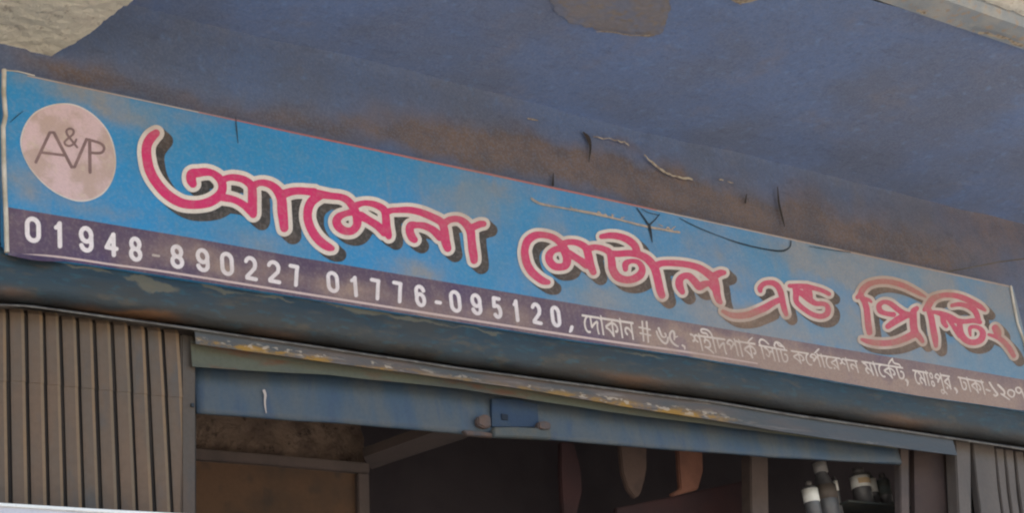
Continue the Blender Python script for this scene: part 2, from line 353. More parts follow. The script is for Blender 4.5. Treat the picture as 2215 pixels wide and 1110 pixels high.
# canopy body above the underside, and its outer lip
rb = [(Y_E, ZC + .02), (Y_E - .002, ZC - .004), (-1.06, ZC + .004), (-1.075, ZC + .03)]
lipo = mesh('canopy_lip', [(x, y, z) for y, z in rb + [(-1.075, ZC + .1), (Y_E, ZC + .1)] for x in (XL, XR)],
            [(0, 1, 3, 2), (2, 3, 5, 4), (4, 5, 7, 6), (6, 7, 9, 8), (8, 9, 11, 10)], M['lip']); tag(lipo, 'grey painted drip edge of the canopy', kind='structure')
def slabfn(x, y): return (x, y, ZC + .035 + nz(x, y, 0, 25, .012) + nz(x, y, 0, 60, .006))
ol = noisy_sheet('outer_lip', 3.0, 8, -1.30, -1.078, 300, 16, slabfn, M['white_plaster']); tag(ol, 'rough cream plaster at the outer edge of the canopy', kind='structure')
bx = box('canopy_slab', (XL, -1.30, ZC + .07), (XR, .25, ZC + .25), M['rough']); tag(bx, 'concrete slab of the canopy', kind='structure')
# cream beam at the upper left: edge traced as it runs out from the wall
E0, E1 = at(112, 121, 0), atz(290, 0, ZB)
def edge_x(y):
    t = y / E1[1]; return E0[0] + (E1[0] - E0[0]) * t + .012 * math.sin(min(1, t) * math.pi) + nz(0, y, 0, 8, .008) + nz(0, y, 0, 50, .003)
nU, nV = 150, 130; V = []; Fc = []
for j in range(nV + 1):
    y = -1.0 * (j / nV) ** 1.0
    for i in range(nU + 1):
        u = i / nU; x = -1.0 + (edge_x(y) + 1.0) * (1 - (1 - u) ** 1.8)
        z = ZB + nz(x, y, 0, 6, .008) + nz(x, y, 0, 30, .003) + nz(x, y, 0, 70, .003) + (.03 * max(0, (u - .97) / .03) ** 2)
        V.append((x, y, z))
    V.append((edge_x(y) + .004, y, ZC + .05))
W_ = nU + 2
for j in range(nV):
    for i in range(nU + 1): Fc.append((j * W_ + i, j * W_ + i + 1, (j + 1) * W_ + i + 1, (j + 1) * W_ + i))
cb = mesh('beam', V, Fc, M['cream'], smooth=True); tag(cb, 'rough cream plastered beam running out from the wall', kind='structure')

# wall below: ledge, lintel rail, wall beside and above the shop opening
ledge_rows = [(.0, shift(SB, -22), 0), (-.055, shift(SB, -12), 0), (-.068, SB, 0), (-.076, lerp_line(SB, LINE, .25), 0), (-.079, lerp_line(SB, LINE, .5), 0),
              (-.072, lerp_line(SB, LINE, .70), 0), (-.056, lerp_line(SB, LINE, .84), 0), (-.034, lerp_line(SB, LINE, .94), 0), (-.005, LINE, 0), (.03, LINE, 0)]
xs = np.linspace(1.0, 7.5, 200)
lg = loft('concrete_ledge', ledge_rows, xs, M['teal'], wob=.006)
tag(lg, 'rounded teal painted concrete ledge running under the sign', 'ledge')
rl = empty('lintel_rail', at(1220, 830, -.05)); tag(rl, 'weathered steel lintel rail with yellow stains under the teal ledge', 'rail')
loft('edge', [(-.02, shift(LINE, 0), .0), (-.056, shift(LINE, 1), 0), (-.058, shift(LINE, 4.5), 0), (-.054, shift(LINE, 6), 0), (-.02, shift(LINE, 6), 0)], xs, M['line'], rl, wob=.001, closed=True)
xs2 = np.linspace(at(424, 760, -.05)[0], at(2069, 985, -.05)[0], 140)
loft('plate', [(-.048, shift(LINE, 5), 0), (-.05, lerp_line(YEL, LINE, .5), 0), (-.052, YEL, 0), (-.02, YEL, -.002)], xs2, M['rail'], rl, wob=.0015, smooth=False)
lowr = [(a, max(b, np.interp(a, [q[0] for q in YEL], [q[1] for q in YEL]) + 3)) for a, b in BT]
loft('lower_plate', [(-.024, shift(YEL, -6), 0), (-.026, shift(lowr, 0), 0), (.02, shift(lowr, 0), 0)], np.linspace(xs2[0], at(1944, 975, -.03)[0], 100), M['rail2'], rl, wob=.0015, smooth=False)

# dark room behind the opening
zt = at(600, 800, .1)[2]
rm = mesh('interior_wall', [(1.2, 1.3, 0), (8, 1.3, 0), (8, 1.3, 3.6), (1.2, 1.3, 3.6), (1.2, .1, 0), (1.2, .1, 3.6), (8, .1, 3.6), (8, .1, 0)],
          [(0, 1, 2, 3), (0, 4, 5, 3), (1, 7, 6, 2), (3, 2, 6, 5)], M['dark']); tag(rm, 'dark back wall inside the shop', kind='structure')
fw = box('facade_wall', (XL, .1, 0), (at(0, 900, 0)[0] - .5, .3, ZC), M['rough']); tag(fw, 'wall left of the gate', kind='structure')
box_up = mesh('lintel_wall', [(XL, .09, at(1220, 845, .09)[2] + .02), (XR, .09, at(1220, 845, .09)[2] + .02), (XR, .09, ZC), (XL, .09, ZC)], [(0, 1, 2, 3)], M['rough'])
tag(box_up, 'wall behind the ledge and sign', kind='structure')

# ------------------------------------------------------------------ flat print: strokes -> outlines -> thin sheets
def catmull(P, n=6):
    P = np.array(P, float)
    if len(P) < 3:
        return [tuple(P[0] + (P[-1] - P[0]) * t) for t in np.linspace(0, 1, n)]
    Q = np.vstack([2 * P[0] - P[1], P, 2 * P[-1] - P[-2]]); out = []
    for i in range(1, len(Q) - 2):
        for t in np.arange(n) / n:
            a, b, c, d = Q[i - 1], Q[i], Q[i + 1], Q[i + 2]
            out.append(.5 * (2 * b + (c - a) * t + (2 * a - 5 * b + 4 * c - d) * t * t + (3 * b - a - 3 * c + d) * t ** 3))
    out.append(P[-1]); return out
class Field:
    def __init__(s, x0, y0, x1, y1, h):
        s.x0, s.y0, s.h = x0, y0, h; s.nx = int((x1 - x0) / h) + 1; s.ny = int((y1 - y0) / h) + 1
        s.d = np.full((s.ny, s.nx), 60.0)
        s.X = x0 + np.arange(s.nx) * h; s.Y = y0 + np.arange(s.ny) * h
    def seg(s, a, b, pad=24):
        r = max(a[2], b[2]) + pad
        i0 = max(0, int((min(a[0], b[0]) - r - s.x0) / s.h)); i1 = min(s.nx, int((max(a[0], b[0]) + r - s.x0) / s.h) + 2)
        j0 = max(0, int((min(a[1], b[1]) - r - s.y0) / s.h)); j1 = min(s.ny, int((max(a[1], b[1]) + r - s.y0) / s.h) + 2)
        if i0 >= i1 or j0 >= j1: return
        X, Y = np.meshgrid(s.X[i0:i1], s.Y[j0:j1]); dx, dy = b[0] - a[0], b[1] - a[1]; L = dx * dx + dy * dy + 1e-9
        t = np.clip(((X - a[0]) * dx + (Y - a[1]) * dy) / L, 0, 1)
        d = np.hypot(X - a[0] - t * dx, Y - a[1] - t * dy) - (a[2] + t * (b[2] - a[2]))
        s.d[j0:j1, i0:i1] = np.minimum(s.d[j0:j1, i0:i1], d)
    def stroke(s, P, smooth=True):
        Q = catmull(P) if smooth else [tuple(map(float, p)) for p in P]
        for a, b in zip(Q[:-1], Q[1:]): s.seg(a, b)
def contours(D, x0, y0, h, tol=.1):
    D = np.pad(D, 1, constant_values=50.); x0 -= h; y0 -= h
    D = np.where(np.abs(D) < 1e-6, 1e-6, D); S = D < 0
    c = S[:-1, :-1] * 1 + S[:-1, 1:] * 2 + S[1:, 1:] * 4 + S[1:, :-1] * 8
    nxt = {}
    def P(e):
        k, j, i = e
        if k == 0: a, b = D[j, i], D[j, i + 1]; t = a / (a - b); return (x0 + (i + t) * h, y0 + j * h)
        a, b = D[j, i], D[j + 1, i]; t = a / (a - b); return (x0 + i * h, y0 + (j + t) * h)
    T = {1: [(3, 0)], 2: [(0, 1)], 3: [(3, 1)], 4: [(1, 2)], 5: [(3, 0), (1, 2)], 6: [(0, 2)], 7: [(3, 2)], 8: [(2, 3)], 9: [(2, 0)], 10: [(0, 1), (2, 3)], 11: [(2, 1)], 12: [(1, 3)], 13: [(1, 0)], 14: [(0, 3)]}
    for j, i in zip(*np.nonzero((c > 0) & (c < 15))):
        E = [(0, j, i), (1, j, i + 1), (0, j + 1, i), (1, j, i)]
        for a, b in T[c[j, i]]: nxt[E[a]] = E[b]
    loops = []
    while nxt:
        st = next(iter(nxt)); e = st; L = []
        while e in nxt:
            L.append(P(e)); e = nxt.pop(e)
        if len(L) > 6:
            A = np.array(L); keep = [0]; i = 0; n = len(A)      # greedy simplification
            while i < n - 1:
                j = min(n - 1, i + 10)
                while j > i + 1:
                    dd = A[j] - A[i]; l = np.hypot(*dd) + 1e-9; w_ = A[i + 1:j] - A[i]
                    if np.max(np.abs(w_[:, 0] * dd[1] - w_[:, 1] * dd[0]) / l) < tol: break
                    j -= 1
                keep.append(j); i = j
            loops.append(A[keep])
    return loops
def fill(loops):
    cu = bpy.data.curves.new("f", 'CURVE'); cu.dimensions = '2D'; cu.fill_mode = 'BOTH'
    for L in loops:
        sp = cu.splines.new('POLY'); sp.points.add(len(L) - 1); sp.use_cyclic_u = True
        for i, p in enumerate(L): sp.points[i].co = (p[0] / 100, p[1] / 100, 0, 1)
    o = bpy.data.objects.new("f", cu); col.objects.link(o); bpy.context.view_layer.update()
    me = bpy.data.meshes.new_from_object(o); bpy.data.objects.remove(o); return me
def sheet(name, loops, y, m, parent, mapz=None):
    me = fill(loops)
    for v in me.vertices:
        v.co = at(v.co.x * 100, v.co.y * 100, y) if mapz is None else atz(v.co.x * 100, v.co.y * 100, mapz)
    me.name = name; return link(name, me, m, parent)
def K(o, s, strokes):           # strokes written in an enlarged detail view -> photo pixels
    return [[(o[0] + p[0] / s, o[1] + p[1] / s, p[2] / s) for p in st] for st in strokes]
NAME = []
NAME += K((280, 240), 3.965, [
 [(228,190,34),(188,225,42),(155,280,42),(145,340,42),(150,400,42),(165,480,43),(195,555,43),(240,625,42),(300,695,42),(370,750,42),(450,790,40),(530,803,38),(610,800,38),(690,780,42),(760,735,42),(795,680,38),(795,620,36),(765,570,34),(710,532,30),(650,522,35),(590,530,38),(535,540,42),(530,590,42),(545,625,34)],
 [(800,590,30),(850,572,28),(900,570,30),(980,588,32),(1045,640,36),(1055,720,40),(1055,800,40),(1058,870,38),(1062,890,30)],
 [(800,740,34),(900,762,30),(980,805,32),(1040,860,35)],
 [(1060,640,34),(1110,617,28),(1160,617,30),(1220,638,33),(1275,690,40),(1305,760,42),(1312,860,44),(1322,950,40),(1328,1005,36)],
 [(1300,720,38),(1340,697,28),(1400,683,28),(1480,682,27),(1586,690,30)]])
NAME += K((600, 380), 4.43, [
 [(40,190,40),(120,158,36),(200,145,36),(300,152,36),(430,180,38),(520,195,34),(600,203,33),(665,230,36),(715,285,38),(750,350,40),(765,420,42),(760,480,40),(715,528,38),(650,530,38),(592,495,42),(567,440,42),(590,395,38),(650,365,30),(730,345,36)],
 [(410,185,45),(335,240,45),(298,310,43),(290,400,42),(310,480,42),(345,550,43),(390,610,43),(440,655,42),(490,685,38),(525,697,26)],
 [(745,290,36),(800,268,28),(860,262,28),(940,278,32),(1020,325,36),(1040,400,38),(1045,480,40),(1062,560,36),(1068,585,28)],
 [(800,385,42),(880,430,36),(960,480,38),(1025,545,40)],
 [(1040,350,34),(1100,332,28),(1160,330,28),(1260,328,32),(1370,350,34),(1480,395,36),(1570,445,38),(1600,520,40),(1610,620,44),(1630,690,38),(1635,700,30)],
 [(1560,585,42),(1490,520,36),(1410,482,34),(1340,474,30),(1280,480,40),(1268,530,40),(1290,590,40),(1315,615,32)],
 [(1600,455,36),(1660,420,32),(1740,418,32),(1805,460,38),(1850,530,42),(1860,610,40),(1870,700,42),(1882,780,40),(1885,812,36)],
 [(1850,505,36),(1900,482,34),(1940,465,34),(1975,462,30)]])
NAME += K((1100, 470), 4.26, [
 [(500,270,34),(465,225,32),(400,182,30),(310,162,30),(235,172,36),(175,220,38),(150,300,36),(155,370,38),(175,440,38),(215,505,38),(270,555,36),(320,588,34),(365,600,24)],
 [(490,250,36),(525,320,42),(540,380,40),(528,440,38),(480,460,34),(420,450,36),(378,400,36),(378,345,36),(420,302,30),(490,285,34)],
 [(500,245,30),(560,228,28),(640,238,30),(710,280,34),(736,350,38),(752,430,38),(778,498,32),(785,508,28)],
 [(560,338,36),(640,385,32),(720,440,38)],
 [(735,290,32),(800,276,27),(870,290,28),(930,325,32),(950,400,36),(960,480,38),(1005,550,38),(1080,578,34),(1150,570,36),(1215,530,38),(1232,470,30),(1195,415,24),(1130,405,22),(1080,430,30),(1078,480,24)],
 [(940,335,30),(1010,338,30),(1090,332,30),(1170,338,32),(1250,365,36),(1310,415,38),(1350,480,38),(1370,550,38),(1385,620,38),(1402,690,36),(1415,722,32)],
 [(858,178,24),(940,168,30),(1030,180,32),(1110,215,35),(1165,265,35),(1185,330,36)],
 [(1350,455,36),(1400,428,30),(1470,422,29),(1560,426,30),(1650,437,30),(1750,465,32),(1830,515,36),(1890,570,38),(1910,640,38),(1918,700,36),(1935,760,30),(1952,785,22)],
 [(1900,540,36),(1950,515,32),(1985,512,24)],
 [(1602,690,26),(1578,640,36),(1575,585,36),(1610,545,30),(1665,545,32),(1715,592,34),(1758,640,36),(1795,622,34),(1850,612,28),(1895,645,38)]])
NAME += K((1620, 580), 8.536, [
 [(212,425,40),(208,368,52),(265,300,50),(350,272,48),(450,280,54),(530,335,56),(582,430,56),(612,550,56),(635,680,56),(665,790,52),(690,858,40)],
 [(540,600,55),(430,655,60),(300,735,68),(150,800,66),(0,860,64),(-180,885,58),(-330,870,50),(-480,800,34)],
 [(750,330,38),(900,335,48),(1050,345,52),(1200,372,44),(1350,415,42),(1480,480,40)],
 [(850,360,50),(872,450,58),(868,540,55),(880,625,48),(950,705,46),(1060,790,46),(1200,870,48),(1340,895,50),(1440,850,56),(1465,760,52),(1430,685,45),(1350,660,44),(1230,655,48),(1120,585,58),(1010,490,62),(920,440,50)],
 [(1060,360,70),(1100,450,72),(1120,540,62)]])
NAME += K((1830, 580), 5.841, [
 [(145,370,28),(180,340,36),(210,275,40),(280,210,38),(380,178,34),(500,170,34),(620,190,34),(740,228,34),(850,282,30),(940,330,25),(1005,365,14)],
 [(200,370,38),(235,430,38),(262,520,40),(273,640,40),(285,740,42),(298,815,38)], [(250,390,24),(300,410,22),(322,432,14)],
 [(600,590,34),(500,575,30),(430,540,36),(420,470,34),(480,430,28),(560,450,33),(650,520,36),(740,580,38),(830,600,42)],
 [(530,740,36),(600,690,42),(680,640,46),(760,600,42)],
 [(895,510,30),(855,550,42),(850,650,48),(855,740,48),(875,820,48),(925,865,36),(955,910,30),(968,932,24)],
 [(200,905,20),(280,930,32),(400,950,38),(530,950,38),(650,930,40),(760,885,45),(850,840,48)]])
NAME += K((1980, 600), 5.549, [
 [(108,392,24),(150,350,42),(200,270,42),(280,230,34),(380,213,32),(500,225,33),(600,260,36),(700,310,36),(780,355,33),(838,398,18)],
 [(165,400,36),(190,480,38),(205,560,38),(220,650,40),(238,740,38),(248,825,26)],
 [(180,420,24),(240,422,24),(320,442,34),(420,482,38),(500,525,36),(600,532,28),(700,522,30),(775,540,28)],
 [(330,470,34),(340,540,34),(372,588,26)], [(400,500,30),(450,580,26),(500,650,34),(540,700,38)],
 [(530,550,36),(543,650,36),(575,725,40),(640,775,36),(720,783,36),(790,748,40),(812,680,38),(785,625,30),(720,595,24),(660,605,24),(655,660,20),(662,702,13)],
 [(440,340,24),(530,325,28),(630,350,30),(710,400,36),(742,460,34),(755,520,34)],
 [(960,612,44),(985,655,48),(1000,690,34)], [(880,690,18),(950,710,24),(1030,748,30),(1090,805,33),(1140,872,33),(1182,945,27)]])
FD = Field(250, 230, 2260, 830, 1.0)
for st in NAME: FD.stroke(st)
fw_ = np.interp(FD.X, [300, 700, 1100, 2150], [9.6, 9.2, 7.6, 6.2])[None, :]
pink_l = contours(FD.d, 250, 230, 1.0)
white_l = contours(FD.d - fw_, 250, 230, 1.0)
W0 = FD.d - fw_; SH = None
for t in np.linspace(.25, 1, 6):
    ox = int(round(19 * t)); oy = int(round(17 * t)); S_ = np.full_like(W0, 50.); S_[oy:, ox:] = W0[:-oy or None, :-ox or None]
    if SH is None: SH = S_
    else:
        keepm = np.interp(FD.X, [300, 1400, 2150], [1.0, .86, .70])[None, :] >= t * .999 - .05
        SH = np.where(keepm, np.minimum(SH, S_), SH)
shad_l = contours(SH, 250, 230, 1.0)

# ---- the sign itself
TL, BL = at(8, 150, SY), at(15, 547, SY)
TR = at(2188, 619, SY); ZT, ZBm = TL[2], BL[2]
sign = empty('shop_sign', (TL[0], SY, ZBm))
tag(sign, 'long blue and purple shop sign with pink Bengali lettering above the shutter', 'sign')
# face sheet with a gently buckled printed film, box frame behind it
sx0, sx1 = TL[0], TR[0]
topz = lambda x: np.interp(x, [TL[0], TR[0]], [TL[2], TR[2]])
SBp = np.array([at(a, b, SY) for a, b in SB]); botz = lambda x: np.interp(x, SBp[:, 0], SBp[:, 2])
N = 80; V = []; Fc = []
for i in range(N + 1):
    x = sx0 + (5.62 - sx0) * i / N
    V += [(x, SY, botz(x) + nz(x, 0, 0, 6, .002)), (x, SY, topz(x)), (x, SY + .035, topz(x)), (x, SY + .035, botz(x))]
for i in range(N):
    a = i * 4; b = a + 4
    for q in range(4): Fc.append((a + q, b + q, b + (q + 1) % 4, a + (q + 1) % 4))
Fc += [(0, 1, 2, 3), tuple(N * 4 + q for q in (3, 2, 1, 0))]
mesh('panel', V, Fc, M['blue'], sign)
STR = [(22, 448), (660, 562.6), (1050, 621), (1220, 654.5), (1437, 688), (1773, 753), (1950, 776), (2070, 799), (2215, 822)]
STR = [(22, 449), (400, 512), (660, 559), (1100, 633), (1437, 690), (1773, 747), (2100, 802), (2250, 828)]
sb2 = [(a, b) for a, b in SB if a > 20] + [(2235, 893)]
lp = np.array([(17, 448)] + STR[1:] + [(2235, 893)][:0] + sb2[::-1] + [(17, 549)])
sheet('purple_band', [lp], SY - .0005, M['strip'], sign)
sheet('name_shadow', shad_l, SY - .0011, M['shadow'], sign)
sheet('name_outline', white_l, SY - .0017, M['white'], sign)
sheet('name_fill', pink_l, SY - .0023, M['pink'], sign)

# emblem
EL = [(480,100),(620,125),(760,205),(880,330),(950,470),(980,620),(975,750),(930,880),(850,980),(730,1038),(600,1045),(450,992),(320,910),(200,790),(120,670),(70,540),(65,430),(110,300),(200,190),(330,125)]
EL = [(30 + a / 4.4417, 200 + b / 4.4417, 0) for a, b in EL]
ring = np.array([p[:2] for p in catmull(EL[-1:] + EL + EL[:2], 5)][5:-6]); cen = ring.mean(0)
sheet('emblem_rim', [ring], SY - .0008, M['rim'], sign)
dsc = sheet('emblem_disc', [cen + (ring - cen) * .972], SY - .0014, M['disc'], sign)
EM = K((30, 200), 4.4417, [[(212,668,15),(345,385,15)], [(385,385,15),(555,715,15)], [(345,383,13),(385,383,13)], [(265,575,13),(480,602,13)], [(555,715,13),(585,715,13)], [(585,712,15),(698,450,15)],
    [(728,455,16),(732,765,16)], [(695,447,13),(810,478,13),(855,505,13),(868,540,13),(845,575,13),(800,582,13),(740,578,13)],
    [(608,525,11),(560,465,11),(512,400,11),(508,362,11),(540,345,11),(572,362,11),(568,400,11),(520,440,11),(488,475,11),(500,503,11),(540,512,11),(582,485,11),(600,450,10)]])
FE = Field(60, 260, 240, 385, .5)
for i, st in enumerate(EM): FE.stroke(st, smooth=len(st) > 2)
sheet('emblem_letters', contours(FE.d, 60, 260, .5, .06), SY - .0020, M['ink'], sign)

# phone numbers
def arc(cx, cy, rx, ry, a0, a1, n=10):
    return [(cx + rx * math.cos(math.radians(a0 + (a1 - a0) * i / n)), cy + ry * math.sin(math.radians(a0 + (a1 - a0) * i / n))) for i in range(n + 1)]
DG = {
 '0': [arc(.5, .28, .5, .28, 180, 360) + arc(.5, .72, .5, .28, 0, 180) + [(0, .28)]],
 '1': [[(.15, .2), (.5, .12), (.75, 0), (.75, 1)]],
 '9': [arc(.5, .3, .5, .3, 20, 380, 16) + [(1, .7)] + arc(.5, .74, .5, .26, 0, 165, 7)],
 '6': [arc(.5, .7, .5, .3, 200, 560, 16) + [(0, .3)] + arc(.5, .26, .5, .26, 180, 345, 7)],
 '4': [[(.72, 1), (.72, 0), (.0, .68), (1, .68)]],
 '8': [arc(.5, .25, .44, .25, 90, 450, 16), arc(.5, .75, .5, .26, -90, 270, 16)],
 '2': [arc(.5, .26, .5, .26, 195, 370, 8) + [(.9, .48), (.05, .93), (.05, 1), (1, 1)]],
 '7': [[(0, .03), (1, .03), (.85, .3), (.62, 1)]],
 '5': [[(.95, .02), (.12, .02), (.06, .46)] + arc(.5, .7, .5, .3, 235, 500, 12)],
 '-': [[(0, .5), (1, .5)]]}
BX = [('0',53.6,88.8,466.4,527.7),('1',114.7,137.7,477,538),('9',170,203,487,548.6),('4',225,257,500,557.5),('8',277.7,308.4,510,567.7),
      ('8',367,399,527,583.5),('9',422.5,454.4,535,591),('0',475,507,543,599),('2',527,558,552,609),('2',576.6,608.5,561,615.3),('7',624,650,569.5,622),
      ('0',704.8,735,584.8,635.9),('1',754.6,777.3,595,644),('7',800,826,600,651.5),('7',848,874,606,658),('6',895,923,614.4,666.7),('-',940,956,648,659),
      ('0',970,999.8,626,678.8),('9',1016,1044.6,633,684.4),('5',1061.8,1088,639.6,692),('1',1106.8,1125.5,646.5,697.8),('2',1147,1174,653,704),('0',1188.7,1215.5,660,710.4)]
for ch, x0, x1, y0, y1 in BX:
    r = np.interp(x0, [50, 700, 1200], [5.0, 4.1, 3.9]); W = x1 - x0 - 2 * r; sh = .17 * W; H = y1 - y0 - 2 * r - sh; ln = (x0 + 80) / 9700 * H * .9
    if ch == '-': H = 4; ln = 0
    W -= ln; FP = Field(int(x0) - 8, int(y0) - 8, int(x1) + 8, int(y1) + 8, .5)
    for st in DG[ch]:
        FP.stroke([(x0 + r + u * W + v * ln, y0 + r + v * H + u * sh, r) for u, v in st], smooth=False)
    sheet('dash' if ch == '-' else 'digit', contours(FP.d, FP.x0, FP.y0, .5, .06), SY - .0012, M['digit'], sign)
FP = Field(1222, 695, 1250, 730, .5); FP.stroke([(1237, 708, 3.8), (1235, 715, 3.6), (1233, 718, 2.4)], False)
sheet('comma', contours(FP.d, 1222, 695, .5, .06), SY - .0012, M['digit'], sign)
FQ = Field(320, 540, 360, 565, .5); FQ.stroke([(331, 552, 2.6), (344, 554, 2.4)], False)
sheet('faded_dash', contours(FQ.d, 320, 540, .5, .06), SY - .0012, M['tanline'], sign)

# Bengali address line: built-in Bengali glyphs in reading order of their shapes
tc = bpy.data.curves.new("t", 'FONT'); to = bpy.data.objects.new("t", tc); col.objects.link(to)
def tw(t):
    tc.body = t + 'W'; bpy.context.view_layer.update(); me = bpy.data.meshes.new_from_object(to)
    v = max(a.co.x for a in me.vertices); bpy.data.meshes.remove(me); return v
def glyph(ch):                  # closed outlines of one glyph as point lists
    tc.body = ch; bpy.context.view_layer.update()
    dg = bpy.context.evaluated_depsgraph_get(); cu = to.evaluated_get(dg).to_curve(dg); out = []
    for sp in cu.splines:
        if sp.type == 'BEZIER':
            bp = sp.bezier_points; P = []
            for a, b in zip(bp, list(bp[1:]) + [bp[0]]):
                for t in (0, .25, .5, .75):
                    q = (1 - t) ** 3 * a.co + 3 * (1 - t) ** 2 * t * a.handle_right + 3 * (1 - t) * t * t * b.handle_left + t ** 3 * b.co
                    P.append((q.x, q.y))
        else: P = [(p.co[0], p.co[1]) for p in sp.points]
        out.append(P)
    to.to_curve_clear(); return out
lw = tw('')
def blur(A, n=2):
    for _ in range(n):
        A = (np.roll(A, 1, 0) + 2 * A + np.roll(A, -1, 0)) / 4; A = (np.roll(A, 1, 1) + 2 * A + np.roll(A, -1, 1)) / 4
    return A
def word(t, o, sc, h0, h1, down, marks=()):
    W = tw(t) - lw; H = .25
    h0, h1, down = (np.array(p, float) / sc for p in (h0, h1, down)); ex = (h1 - h0) / W; o = np.array(o, float)
    x0, y0 = (o + h0 - 12).astype(int); x0 -= 6; y0 -= 14; x1, y1 = (o + h1 + down + 16).astype(int)
    nx, ny = int((x1 - x0) / H), int((y1 - y0) / H); ALL = np.zeros((ny, nx)); ys = y0 + np.arange(ny) * H
    for i, ch in enumerate(t):
        off = (tw(t[:i]) - lw) if i else 0.; WN = np.zeros((ny, nx))
        for P in glyph(ch):
            Q = [o + h0 + ex * (x + off) + down * (.59 - y) / .59 for x, y in P]
            for a, b in zip(Q, Q[1:] + Q[:1]):
                if a[1] == b[1]: continue
                sg = 1 if b[1] > a[1] else -1; lo, hi = min(a[1], b[1]), max(a[1], b[1])
                for j in np.nonzero((ys >= lo) & (ys < hi))[0]:
                    xx = a[0] + (ys[j] - a[1]) / (b[1] - a[1]) * (b[0] - a[0]); i0 = int(np.ceil((xx - x0) / H))
                    WN[j, max(0, i0):] += sg
        ALL = np.maximum(ALL, (np.abs(WN) > .5) * 1.)
    D = .27 - blur(ALL, 4)
    fm = Field(x0, y0, x1, y1, H); fm.d = np.minimum(fm.d, 60)
    for st in marks: fm.stroke(st)
    D = np.minimum(D, fm.d[:ny, :nx] * .3)
    sheet('word', contours(D, x0, y0, H, .05), SY - .0012, M['address'], sign)
word('\u09c7\u09a6\u09be\u0995\u09be\u09a8', (1240, 660), 8.519, (160, 190), (1105, 335), (45, 315))
word('\u09b6\u09b9\u09c0\u09a6\u09aa\u09be\u0995', (1480, 690), 7.928, (100, 268), (1215, 432), (62, 262), K((1480, 690), 7.928, [[(1165,328,12),(1125,362,13),(1092,402,12)]]))
word('\u09bf\u09b8\u09bf\u099f', (1480, 690), 7.928, (1280, 455), (1765, 545), (60, 235))
word('\u0995\u09c7\u09aa\u09be\u09c7\u09b0\u09b6\u09a8', (1700, 740), 8.204, (90, 160), (1265, 345), (60, 215), K((1700, 740), 8.204, [[(580,130,14),(545,165,14),(510,200,12)]]))
word('\u09ae\u09be\u09c7\u0995\u099f', (1700, 740), 8.204, (1345, 352), (2075, 462), (75, 230), K((1700, 740), 8.204, [[(1888,300,14),(1850,345,14),(1822,395,12)]]))
word('\u09c7\u09ae\u09be\u0983\u09aa\u09c1\u09b0', (1950, 770), 8.358, (200, 265), (870, 375), (58, 245))
word('\u09a2\u09be\u0995\u09be', (1950, 770), 8.358, (1020, 390), (1480, 480), (65, 235))
bpy.data.objects.remove(to)
SM = K((1240, 660), 8.519, [[(1270,305,15),(1298,665,15)],[(1350,310,15),(1385,685,15)],[(1215,412,15),(1415,455,15)],[(1232,520,15),(1425,562,15)],
   [(1572,430,20),(1600,500,18),(1640,585,15),(1700,592,14),(1708,555,14),(1690,525,14)],[(1535,485,14),(1565,575,16),(1635,670,18),(1700,712,20),(1740,670,20),(1742,600,16)],
   [(1862,640,14),(1862,530,20),(1830,478,16),(1790,515,20),(1780,600,20),(1825,690,20),(1890,745,18),(1935,765,12)],[(1925,580,10),(1870,600,14)],
   [(2012,745,18),(2052,775,16),(2055,825,8)]])
SM += K((1700, 740), 8.204, [[(2130,675,20),(2162,715,20),(2155,780,12)]])
SM += K((1950, 770), 8.358, [[(965,590,18),(1003,640,18),(995,685,10)],[(1532,612,14),(1598,640,14)],
   [(1590,485,16),(1635,560,15),(1690,635,15),(1735,700,18),(1700,728,16),(1672,710,16)], [(1745,530,18),(1800,580,18),(1860,650,16),(1850,710,16),(1800,690,13),(1865,735,12),(1950,795,12)],
   [(1985,620,14),(2040,660,14),(2030,730,14),(1980,745,14),(1925,690,14),(1935,630,14),(1985,620,14)],
   [(2170,620,14),(2120,575,14),(2070,595,14),(2080,650,14),(2135,680,14),(2170,640,14),(2205,720,14),(2240,800,12)]])
for nm, ids in [('hash_mark', (0, 1, 2, 3)), ('digit', (4, 5)), ('digit', (6, 7)), ('comma', (8,)), ('comma', (9,)), ('comma', (10,)), ('dash', (11,)), ('digit', (12,)), ('digit', (13,)), ('digit', (14,)), ('digit', (15,))]:
    bb = np.array([p for i in ids for p in SM[i]]); fx, fy = int(bb[:, 0].min()) - 8, int(bb[:, 1].min()) - 8
    FS = Field(fx, fy, int(bb[:, 0].max()) + 9, int(bb[:, 1].max()) + 9, .5)
    for i in ids: FS.stroke(SM[i])
    sheet(nm, contours(FS.d, fx, fy, .5, .06), SY - .0013, M['address'], sign)

# border lines, edge strips, cracks and scratches
FL = Field(0, 140, 2240, 900, 1.)
FL.stroke([(20, 550, 1.6), (119, 555, 2.2), (247, 573, 2.2), (358, 588, 2.3), (660, 636, 2.4), (1240, 727, 2.4), (1480, 761, 2.2), (1638, 787, 1.4)])
sheet('lower_border_line', contours(FL.d, 0, 140, 1.), SY - .0014, M['cream_line'], sign)
FL = Field(0, 140, 2240, 640, 1.); FL.stroke([(430, 242.5, .9), (700, 300.5, 1.7), (1000, 364.5, 1.9), (1300, 428.5, 1.8), (1420, 454.5, 1.2)], False)
sheet('upper_border_line', contours(FL.d, 0, 140, 1.), SY - .0014, M['redline'], sign)
FL = Field(0, 140, 2240, 640, 1.); FL.stroke([(60, 163.4, 1.3), (400, 236, 1.4), (900, 343, 1.), (1420, 455, 1.3), (2186, 620.5, 1.5)], False)
sheet('upper_edge', contours(FL.d, 0, 140, 1.), SY - .0010, M['tanline'], sign)
ep = [(9, 150), (8, 200), (12, 250), (7, 275), (8, 340), (10, 400), (13, 470), (15, 546)]
tube('edge_strip', [at(a, b, SY - .004) for a, b in ep], .0058, M['edge'], sign)
